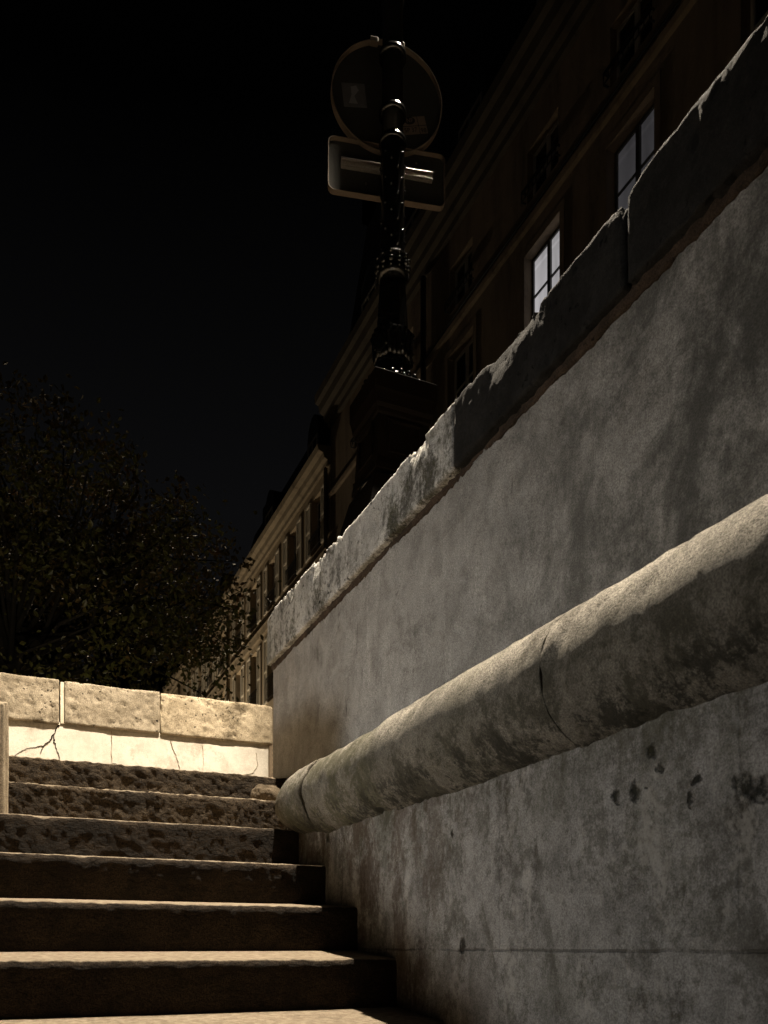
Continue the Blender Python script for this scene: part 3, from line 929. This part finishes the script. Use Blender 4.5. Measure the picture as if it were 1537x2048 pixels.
for (a, b) in ((-0.12, 0.02), (0.17, 0.09), (-0.12, -0.075), (0.10, -0.06)):
    mb = MB()
    mb.lathe([(0.006, 0), (0.006, 0.004), (0.003, 0.006)], tuple(pc_ + SD * a + SN * 0.020 + Vector((0, 0, b))), 8)
    mb.build('rivet', M_RIM, ps, True)
# band clamps of both signs round the post
for (par, zz) in ((rs, 4.60), (rs, 4.92), (ps, 4.44)):
    mb = MB(); mb.lathe([(0.058, zz - 0.012), (0.0755, zz - 0.012), (0.0755, zz + 0.012), (0.058, zz + 0.012)], c0, 28)
    mb.build('band_clamp', M_IRON, par, True)

# ------------------------------------------------------------------ buildings across the street
VB = 9.0
def facade_mat(name, a, b, dark, seed):
    g = G(name)
    v0 = g.vec((1, 1, 1), (seed, seed * 2, 0))
    n = g.noise(0.5, 8, 0.65, v0)
    s = g.noise(1.0, 6, 0.65, g.vec((2.6, 2.6, 0.35), (seed, 0, 0)))
    f = g.noise(9, 5, 0.65, v0)
    k = g.math('MULTIPLY_ADD', s, 0.6, g.math('MULTIPLY', n, 0.4))
    c = g.mix(g.step(k, 0.40, 0.62), a, b)
    c = g.mix(g.math('MULTIPLY', g.step(g.math('MULTIPLY_ADD', g.math('SUBTRACT', f, 0.5), 0.3, s), 0.56, 0.74), 0.7), c, dark)
    return g.done(c, 0.9, g.bump(f, 0.02, 0.6))
M_FA = facade_mat('facade_brown_stucco', (0.23, 0.178, 0.124), (0.15, 0.115, 0.08), (0.065, 0.05, 0.035), 1)
M_FAC = facade_mat('townhouse_cornice', (0.072, 0.06, 0.043), (0.052, 0.042, 0.031), (0.028, 0.023, 0.017), 3)
M_FB = facade_mat('facade_limestone', (0.42, 0.335, 0.225), (0.32, 0.25, 0.165), (0.16, 0.12, 0.08), 4)
M_FCN = facade_mat('cornice_stone', (0.27, 0.22, 0.15), (0.19, 0.15, 0.10), (0.12, 0.09, 0.06), 7)
M_ROOF = paint('zinc_roof', (0.020, 0.022, 0.026), 0.6, 0.3, 2)
M_FRAME = paint('window_frame_pale', (0.42, 0.40, 0.36), 0.6, 0.15, 8)
M_FRAMEG = paint('window_frame_grey', (0.10, 0.10, 0.095), 0.6, 0.15, 8)
M_SHUT = paint('shutter_white', (0.60, 0.54, 0.43), 0.65, 0.2, 5)
M_BLACK = paint('black_ironwork', (0.008, 0.008, 0.008), 0.5, 0.2, 8)
M_PIPE = paint('zinc_pipe', (0.05, 0.045, 0.04), 0.5, 0.3, 6)
g = G('window_glass'); M_GLASS = g.done((0.010, 0.009, 0.008), 0.08); g.b.inputs['Specular IOR Level'].default_value = 0.5
def lit_glass(name, col, st):
    g = G(name)
    n = g.noise(1.2, 3, 0.5, g.vec((1, 2.2, 0.5)))
    z = g.xyz()[2]
    k = g.math('MULTIPLY_ADD', g.math('SUBTRACT', n, 0.5), 1.5, 1.0)
    b = g.step(g.math('ABSOLUTE', g.math('SUBTRACT', g.math('FRACT', g.math('MULTIPLY_ADD', z, 1.15, 0.2)), 0.5)), 0.02, 0.045, 1.22, 1.0)
    g.put(g.b.inputs['Emission Strength'], g.math('MULTIPLY', g.math('MULTIPLY', k, b), st))
    g.b.inputs['Emission Color'].default_value = (*col, 1)
    return g.done((0.02, 0.02, 0.02), 0.3)
M_LIT = lit_glass('lit_blind', (1.0, 0.955, 0.975), 0.34)
M_DIM = lit_glass('dim_blind', (1.0, 0.95, 1.0), 0.034)

def facade(y0, y1, z0, z1, holes, mat, parent, thick=0.35, x=VB):
    """wall slab with openings; holes = [(ya, yb, za, zb)]"""
    ys = sorted(set([y0, y1] + [h[0] for h in holes] + [h[1] for h in holes]))
    zs = sorted(set([z0, z1] + [h[2] for h in holes] + [h[3] for h in holes]))
    ny, nz = len(ys), len(zs)
    solid = [[not any(h[0] <= (ys[i] + ys[i + 1]) / 2 <= h[1] and h[2] <= (zs[j] + zs[j + 1]) / 2 <= h[3] for h in holes) for j in range(nz - 1)] for i in range(ny - 1)]
    V, idx, F = [], {}, []
    def vt(i, j, s):
        if (i, j, s) not in idx:
            idx[(i, j, s)] = len(V)
            V.append((x + (thick if s else 0), ys[i], zs[j]))
        return idx[(i, j, s)]
    for i in range(ny - 1):
        for j in range(nz - 1):
            if not solid[i][j]:
                continue
            F.append((vt(i, j, 0), vt(i, j + 1, 0), vt(i + 1, j + 1, 0), vt(i + 1, j, 0)))
            F.append((vt(i, j, 1), vt(i + 1, j, 1), vt(i + 1, j + 1, 1), vt(i, j + 1, 1)))
            for (di, dj, p, q) in ((-1, 0, (i, j), (i, j + 1)), (1, 0, (i + 1, j + 1), (i + 1, j)), (0, -1, (i + 1, j), (i, j)), (0, 1, (i, j + 1), (i + 1, j + 1))):
                a, b = i + di, j + dj
                if not (0 <= a < ny - 1 and 0 <= b < nz - 1 and solid[a][b]):
                    F.append((vt(*p, 0), vt(*q, 0), vt(*q, 1), vt(*p, 1)))
    o = meshobj('wall', V, F, mat, parent, False)
    bm = bmesh.new(); bm.from_mesh(o.data)
    bmesh.ops.recalc_face_normals(bm, faces=bm.faces)
    bm.to_mesh(o.data); bm.free()
    return o

_cache = {}
def window(parent, yc, z0, w, h, glass, frame, inset=0.24, bars=2, rail=0.0, shut=0, x=VB):
    """window part with pane and railing sub-parts; copies share meshes; local origin at the middle of the sill"""
    key = ('w', w, h, frame.name, bars, inset)
    if key not in _cache:
        mb = MB()
        t = 0.055
        x0, x1 = inset, inset + 0.06
        mb.box(x0, x1, -w / 2, -w / 2 + t, 0, h); mb.box(x0, x1, w / 2 - t, w / 2, 0, h)
        mb.box(x0, x1, -w / 2 + t, w / 2 - t, 0, t); mb.box(x0, x1, -w / 2 + t, w / 2 - t, h - t, h)
        mb.box(x0 - 0.012, x1, -0.045, 0.045, t, h - t)
        for b in range(bars):
            zb = h * (b + 1) / (bars + 1)
            for s in (-1, 1):
                a, c = sorted((s * 0.045, s * (w / 2 - t)))
                mb.box(x0 + 0.004, x1 - 0.01, a, c, zb - 0.018, zb + 0.018)
        o = mb.build('window', frame); _cache[key] = o.data
    else:
        o = bpy.data.objects.new('window', _cache[key]); COL.objects.link(o)
    o.location = (x, yc, z0)
    setpar(o, parent)
    key = ('p', w, h, glass.name, inset)
    if key not in _cache:
        mb = MB(); mb.box(inset + 0.03, inset + 0.036, -w / 2 + 0.05, w / 2 - 0.05, 0.05, h - 0.05)
        p = mb.build('pane', glass); _cache[key] = p.data
    else:
        p = bpy.data.objects.new('pane', _cache[key]); COL.objects.link(p)
    p.parent = o
    if rail:
        key = ('r', w, rail)
        if key not in _cache:
            mb = MB()
            a = w / 2 + 0.05
            for zz in (0.06, rail * 0.82, rail):
                mb.box(-0.104, -0.088, -a, a, zz - 0.009, zz + 0.009)
            n = int(2 * a / 0.11)
            for i in range(n + 1):
                y = -a + 2 * a * i / n
                mb.box(-0.106, -0.089, y - 0.0045, y + 0.0045, 0.07, rail - 0.01)
            for s in (-1, 1):
                mb.box(-0.10, 0.02, s * a - 0.012, s * a + 0.012, rail - 0.012, rail + 0.012)
                mb.box(-0.10, 0.02, s * a - 0.012, s * a + 0.012, 0.05, 0.07)
            r = mb.build('window_railing', M_BLACK); _cache[key] = r.data
        else:
            r = bpy.data.objects.new('window_railing', _cache[key]); COL.objects.link(r)
        r.parent = o
    return o

def shutter(parent, y, z0, w, h, x=VB):
    key = ('s', w, h)
    if key not in _cache:
        mb = MB()
        t = 0.07
        mb.box(-0.055, -0.012, -w / 2, -w / 2 + t, 0, h); mb.box(-0.055, -0.012, w / 2 - t, w / 2, 0, h)
        for zz in (0, h * 0.48, h - t):
            mb.box(-0.055, -0.012, -w / 2 + t, w / 2 - t, zz, zz + t)
        n = int(h / 0.075)
        for i in range(n):
            z = t + (h - 2 * t) * i / n
            mb.add([(-0.048, -w / 2 + t, z), (-0.048, w / 2 - t, z), (-0.02, w / 2 - t, z + 0.07), (-0.02, -w / 2 + t, z + 0.07),
                    (-0.040, -w / 2 + t, z), (-0.040, w / 2 - t, z), (-0.012, w / 2 - t, z + 0.07), (-0.012, -w / 2 + t, z + 0.07)],
                   [(0, 3, 2, 1), (4, 5, 6, 7), (0, 1, 5, 4), (2, 3, 7, 6), (1, 2, 6, 5), (3, 0, 4, 7)])
        o = mb.build('shutter', M_SHUT); _cache[key] = o.data
    else:
        o = bpy.data.objects.new('shutter', _cache[key]); COL.objects.link(o)
    o.location = (x, y, z0)
    setpar(o, parent)
    return o

def moulding(name, prof, y0, y1, mat, parent, x=VB):
    """prof [(projection, z)] swept along the facade"""
    n = len(prof)
    v = [(x - a, y0, z) for a, z in prof] + [(x - a, y1, z) for a, z in prof]
    f = [(i, (i + 1) % n, n + (i + 1) % n, n + i) for i in range(n)] + [tuple(range(n - 1, -1, -1)), tuple(range(n, 2 * n))]
    return meshobj(name, v, f, mat, parent, False)

def mansard(parent, y0, y1, z0, z1, back, depth=8.0, x=VB):
    v = []
    for y in (y0, y1):
        v += [(x + 0.25, y, z0), (x + 0.25 + back, y, z1), (x + depth * .6, y, z1 + 0.8), (x + depth, y, z1 - 0.5), (x + depth, y, z0)]
    f = [(i, (i + 1) % 5, 5 + (i + 1) % 5, 5 + i) for i in range(5)] + [(4, 3, 2, 1, 0), (5, 6, 7, 8, 9)]
    return meshobj('roof', v, f, M_ROOF, parent, False)

def dormer(parent, yc, z0, w, h, x, arch=False):
    mb = MB()
    if arch:
        pts = [(-w / 2, 0), (w / 2, 0), (w / 2, h * .65)] + [(w / 2 * math.cos(a), h * .65 + h * .35 * math.sin(a)) for a in np.linspace(0.2, math.pi - 0.2, 8)] + [(-w / 2, h * .65)]
    else:
        pts = [(-w / 2, 0), (w / 2, 0), (w / 2, h * .85), (0, h), (-w / 2, h * .85)]
    n = len(pts)
    v = [(0, a, b) for a, b in pts] + [(1.6, a, b) for a, b in pts]
    mb.add(v, [tuple(range(n - 1, -1, -1)), tuple(range(n, 2 * n))] + [(i, (i + 1) % n, n + (i + 1) % n, n + i) for i in range(n)])
    d = mb.build('dormer', M_ROOF, None, loc=(x, yc, z0))
    setpar(d, parent)
    mb = MB()
    t = 0.06
    wz = h * 0.62
    mb.box(-0.03, -0.002, -w / 2 + .1, -w / 2 + .1 + t, 0.1, wz); mb.box(-0.03, -0.002, w / 2 - .1 - t, w / 2 - .1, 0.1, wz)
    mb.box(-0.03, -0.002, -w / 2 + .1 + t, w / 2 - .1 - t, wz - t, wz); mb.box(-0.03, -0.002, -0.03, 0.03, 0.1, wz - t)
    q = mb.build('dormer_window', M_FRAME)
    q.parent = d
    return d

# --- nearer brown house
bA = thing('townhouse', 'dark brown stucco townhouse above the parapet, with two lit windows', 'house', (VB, 11, LAND))
A1 = 24.1
colsA = [5.0, 7.9, 10.68, 13.08, 16.12, 18.95, 21.7]
LW, LH, LZ0 = 1.12, 2.2, 10.78
UW, UH, UZ0 = 0.98, 0.98, 13.92
holes = []
for y in colsA:
    holes.append((y - LW / 2, y + LW / 2, LZ0, LZ0 + LH))
    holes.append((y - UW / 2, y + UW / 2, UZ0, UZ0 + UH))
facade(-3, A1, LAND, 15.55, holes, M_FA, bA)
for y in colsA:
    gl, fr_ = M_GLASS, M_FRAME
    if y == 13.08: gl, fr_ = M_LIT, M_FRAMEG
    if y == 10.68: gl, fr_ = M_DIM, M_FRAMEG
    window(bA, y, LZ0, LW, LH, gl, fr_, 0.15, 2)
    window(bA, y, UZ0, UW, UH, M_GLASS, M_FRAME, 0.13, 1, 0.24)
    mb = MB()      # moulded surround, 25 mm proud
    w = LW / 2
    mb.box(VB - 0.025, VB - 0.003, y - w - 0.13, y - w, LZ0 - 0.05, LZ0 + LH + 0.14)
    mb.box(VB - 0.025, VB - 0.003, y + w, y + w + 0.13, LZ0 - 0.05, LZ0 + LH + 0.14)
    mb.box(VB - 0.025, VB - 0.003, y - w, y + w, LZ0 + LH, LZ0 + LH + 0.14)
    mb.build('window_surround', M_FA, bA)
moulding('cornice', [(-0.05, 15.551), (0.10, 15.551), (0.12, 15.68), (0.22, 15.72), (0.24, 15.86), (0.36, 15.92), (0.40, 16.12), (0.50, 16.16), (0.52, 16.38), (-0.25, 16.44), (-0.25, 15.551)], -3, A1, M_FAC, bA)
moulding('string_course', [(0.0, 13.42), (0.07, 13.44), (0.09, 13.54), (0.0, 13.58)], -3, A1 - 0.02, M_FA, bA, VB - 0.002)
mb = MB(); mb.box(VB + 0.36, VB + 8, -3, A1, LAND, 16.43); mb.build('house_body', M_FA, bA)
mansard(bA, -3, A1, 16.42, 22.4, 1.0)
for y in colsA:
    dormer(bA, y, 16.6, 1.2, 2.3, VB + 0.24)
mb = MB(); mb.tube([(VB - 0.10, 17.72, 15.5), (VB - 0.10, 17.72, 1.0)], 0.065, 10); mb.build('drainpipe', M_PIPE, bA, True)
mb = MB()
P0 = [(VB - 0.05, -3, 13.74), (VB - 0.05, 4.7, 13.68), (VB - 0.05, 9, 13.70), (VB - 0.05, 12.9, 13.66), (VB - 0.05, 16, 13.69), (VB - 0.05, 17.6, 13.60), (VB - 0.05, 20, 13.55), (VB - 0.05, A1, 13.5)]
mb.tube(P0, 0.022, 6); mb.build('facade_cable', M_BLACK, bA, True)
mb = MB()
for i in range(3):
    mb.box(VB + 1.0, VB + 1.5, A1 - 0.5 - i * .0, A1 - 0.05, 22.0, 23.2)
mb.build('chimney', M_ROOF, bA)

# --- limestone row with white shutters
def shuttered_house(label, y0, y1, cols, zoff, roof_h, dorm, mat):
    b = thing('shuttered_house', label, 'house', (VB, (y0 + y1) / 2, LAND))
    rows = [(12.42 + zoff, 1.72, 0.5), (9.05 + zoff, 2.42, 0.85)]
    ww = 0.95
    hol = [(y - ww / 2, y + ww / 2, z, z + h) for y in cols for z, h, r in rows]
    facade(y0, y1, LAND, 14.5 + zoff, hol, mat, b)
    for y in cols:
        for z, h, r in rows:
            window(b, y, z, ww, h, M_GLASS, M_FRAME, 0.18, 2, r)
            for s in (-1, 1):
                shutter(b, y + s * (ww / 2 + 0.27), z, 0.50, h)
    moulding('cornice', [(-0.05, 14.501 + zoff), (0.08, 14.501 + zoff), (0.10, 14.62 + zoff), (0.20, 14.66 + zoff), (0.24, 14.80 + zoff), (0.38, 14.84 + zoff), (0.42, 15.0 + zoff), (-0.25, 15.06 + zoff), (-0.25, 14.501 + zoff)], y0, y1, M_FCN, b)
    moulding('string_course', [(0.0, 11.72 + zoff), (0.08, 11.74 + zoff), (0.12, 11.90 + zoff), (0.16, 11.96 + zoff), (0.0, 12.02 + zoff)], y0, y1, M_FCN, b, VB - 0.002)
    mb = MB(); mb.box(VB + 0.36, VB + 8, y0, y1, LAND, 15.05 + zoff); mb.build('house_body', mat, b)
    mansard(b, y0, y1, 15.04 + zoff, 15.04 + zoff + roof_h, 0.8)
    for y in dorm:
        dormer(b, y, 15.2 + zoff, 1.1, 2.1, VB + 0.24, True)
    mb = MB(); mb.box(VB + 1.4, VB + 2.6, y1 - 0.7, y1 - 0.05, 15.1 + zoff, 15.04 + zoff + roof_h + 1.2)
    for k in range(3):
        mb.lathe([(0.12, 0), (0.10, 0.35)], (VB + 1.65 + 0.35 * k, y1 - 0.38, 15.04 + zoff + roof_h + 1.201), 8)
    mb.build('chimney', M_ROOF, b)
    mb = MB(); mb.tube([(VB - 0.09, y0 + 0.18, 14.45 + zoff), (VB - 0.09, y0 + 0.18, 1.0)], 0.06, 10); mb.build('drainpipe', M_FCN, b, True)
    return b
shuttered_house('pale limestone house with white shutters next to the brown townhouse', A1 + 0.02, 36.4, [25.35, 27.75, 30.2, 32.6, 35.0], 0.0, 2.9, [26.4, 31.4], M_FB)
shuttered_house('pale house with white shutters in the middle of the receding street row', 36.42, 47.6, [37.8, 40.2, 42.6, 45.1], -0.12, 2.3, [39, 44], M_FB)
shuttered_house('pale shuttered house at the far end of the street row, partly behind foliage', 47.62, 61.0, [49.0, 51.6, 54.2, 56.8, 59.3], 0.05, 2.2, [51, 57], M_FB)
# --- house where the street bends
bC = thing('corner_house', 'dark house closing the street beyond the shuttered row, low above the landing wall', 'house', (7.5, 72, LAND))
def rot_box(mb, c, ang, l, d, z0, z1):
    ca, sa = math.cos(ang), math.sin(ang)
    P = [(c[0] + a * ca - b * sa, c[1] + a * sa + b * ca) for a, b in ((-d, -l), (d, -l), (d, l), (-d, l))]
    mb.add([(x, y, z0) for x, y in P] + [(x, y, z1) for x, y in P], [(0, 3, 2, 1), (4, 5, 6, 7), (0, 1, 5, 4), (1, 2, 6, 5), (2, 3, 7, 6), (3, 0, 4, 7)])
an = math.radians(10)
mb = MB(); rot_box(mb, (12.3, 72), an, 10, 5, LAND, 16.8); mb.build('wall', M_FB, bC)
mb = MB(); rot_box(mb, (12.2, 72), an, 10.2, 5.4, 16.805, 17.3); mb.build('cornice', M_FCN, bC)
mb = MB(); rot_box(mb, (12.6, 72), an, 10, 4.4, 17.305, 20.3); mb.build('roof', M_ROOF, bC)
for i in range(6):
    a = -8 + i * 3.1
    for z in (13.6, 10.4):
        mb = MB()
        p = (12.3 - 5.0 * math.cos(an) - a * math.sin(an), 72 - 5.0 * math.sin(an) + a * math.cos(an))
        rot_box(mb, p, an, 0.5, 0.02, z, z + 2.0)
        mb.build('window', M_SHUT if i % 2 else M_GLASS, bC)

# ------------------------------------------------------------------ trees
def leaf_mat(name, a, b, c):
    g = G(name)
    n = g.noise(1.7, 3, 0.6)
    f = g.noise(23, 2, 0.5)
    col = g.mix(g.step(f, 0.35, 0.65), a, b)
    col = g.mix(g.step(n, 0.52, 0.68), col, c)
    m_ = g.done(col, 0.42)
    g.b.inputs['Specular IOR Level'].default_value = 0.45
    tr = g.n('ShaderNodeBsdfTranslucent')
    g.put(tr.inputs['Color'], col)
    ms = g.n('ShaderNodeMixShader')
    ms.inputs[0].default_value = 0.3
    out = [x for x in g.t.nodes if x.type == 'OUTPUT_MATERIAL'][0]
    g.t.links.new(g.b.outputs[0], ms.inputs[1]); g.t.links.new(tr.outputs[0], ms.inputs[2]); g.t.links.new(ms.outputs[0], out.inputs[0])
    return m_
M_BARK = paint('bark', (0.02, 0.016, 0.011), 0.9, 0.4, 6, 0.02)
M_LEAF = leaf_mat('leaf_olive', (0.075, 0.080, 0.022), (0.11, 0.10, 0.03), (0.13, 0.085, 0.03))
M_LEAF2 = leaf_mat('leaf_russet', (0.09, 0.072, 0.024), (0.12, 0.09, 0.03), (0.15, 0.08, 0.035))

def tree(label, base, height, cc, rad, nclump, nleaf, size, mat, seed):
    """tapered trunk, limbs to every clump, leaf-sized faces round the limb tips"""
    rn = np.random.default_rng(seed)
    t = thing('tree', label, 'tree', base, 'street trees left of the houses')
    b = np.array(base); cc = np.array(cc); rad = np.array(rad)
    mb = MB()
    topz = cc[2] + rad[2] * 0.4
    fork = b + (cc - b) * 0.55; fork[2] = b[2] + (cc[2] - b[2]) * 0.55
    mb.tube([b, b * .6 + fork * .4 + np.array([.08, .05, 0]), fork, cc], [0.24, 0.19, 0.16, 0.07], 10)
    tips = []
    while len(tips) < nclump:
        p = rn.uniform(-1, 1, 3)
        r = np.linalg.norm(p)
        if r > 1 or r < 0.35 or rn.random() > 0.25 + 0.75 * r:
            continue
        tips.append(cc + p * rad)
    for p in tips[:: max(1, nclump // 60)]:
        q = fork + (cc - fork) * rn.random()
        mid = q + (p - q) * 0.5 + rn.normal(0, 0.25, 3) + np.array([0, 0, 0.25])
        mb.tube([q, mid, p], [0.05, 0.028, 0.008], 5)
    mb.build('trunk', M_BARK, t, True)
    # leaves
    n = nclump * nleaf
    ctr = np.repeat(np.array(tips), nleaf, 0) + rn.normal(0, 1, (n, 3)) * np.array([0.27, 0.27, 0.20])
    a = rn.normal(0, 1, (n, 3)); a /= np.linalg.norm(a, axis=1)[:, None]
    c = rn.normal(0, 1, (n, 3)); c = np.cross(a, c); c /= np.linalg.norm(c, axis=1)[:, None]
    d = np.cross(a, c)
    s = size * rn.uniform(0.6, 1.3, n)[:, None]
    V = np.stack([ctr - a * s, ctr + c * s * .55 - a * s * .15 + d * s * .14, ctr + c * s * .38 + a * s * .45 + d * s * .1, ctr + a * s - d * s * .1,
                  ctr - c * s * .38 + a * s * .45 + d * s * .1, ctr - c * s * .55 - a * s * .15 + d * s * .14], 1).reshape(-1, 3)
    i0 = np.arange(n)[:, None] * 6
    F = np.concatenate([i0 + np.array([[0, 1, 2, 3]]), i0 + np.array([[0, 3, 4, 5]])], 0)
    meshobj('crown', V, F.tolist(), mat, t, False)
    return t
def at(px, Y, z=None):
    X = (px - 768) / 1710 * Y
    return (X * C24 + Y * S24, -X * S24 + Y * C24)
x, y = at(20, 12.5)
tree('dense olive green tree overhanging the left end of the bright landing wall', (x, y, LAND - 0.01), 9, (x, y, 5.0), (3.3, 3.3, 2.1), 150, 95, 0.046, M_LEAF, 5)
x, y = at(235, 19)
tree('thinner brownish tree whose branches reach in front of the shuttered houses', (x, y, LAND - 0.01), 9, (x, y, 7.9), (2.9, 2.9, 2.5), 75, 70, 0.066, M_LEAF2, 8)
x, y = at(90, 24)
tree('tall dark tree behind, highest crown against the night sky at left', (x, y, LAND - 0.01), 12, (x, y, 11.2), (4.6, 4.6, 3.6), 110, 60, 0.085, M_LEAF2, 13)
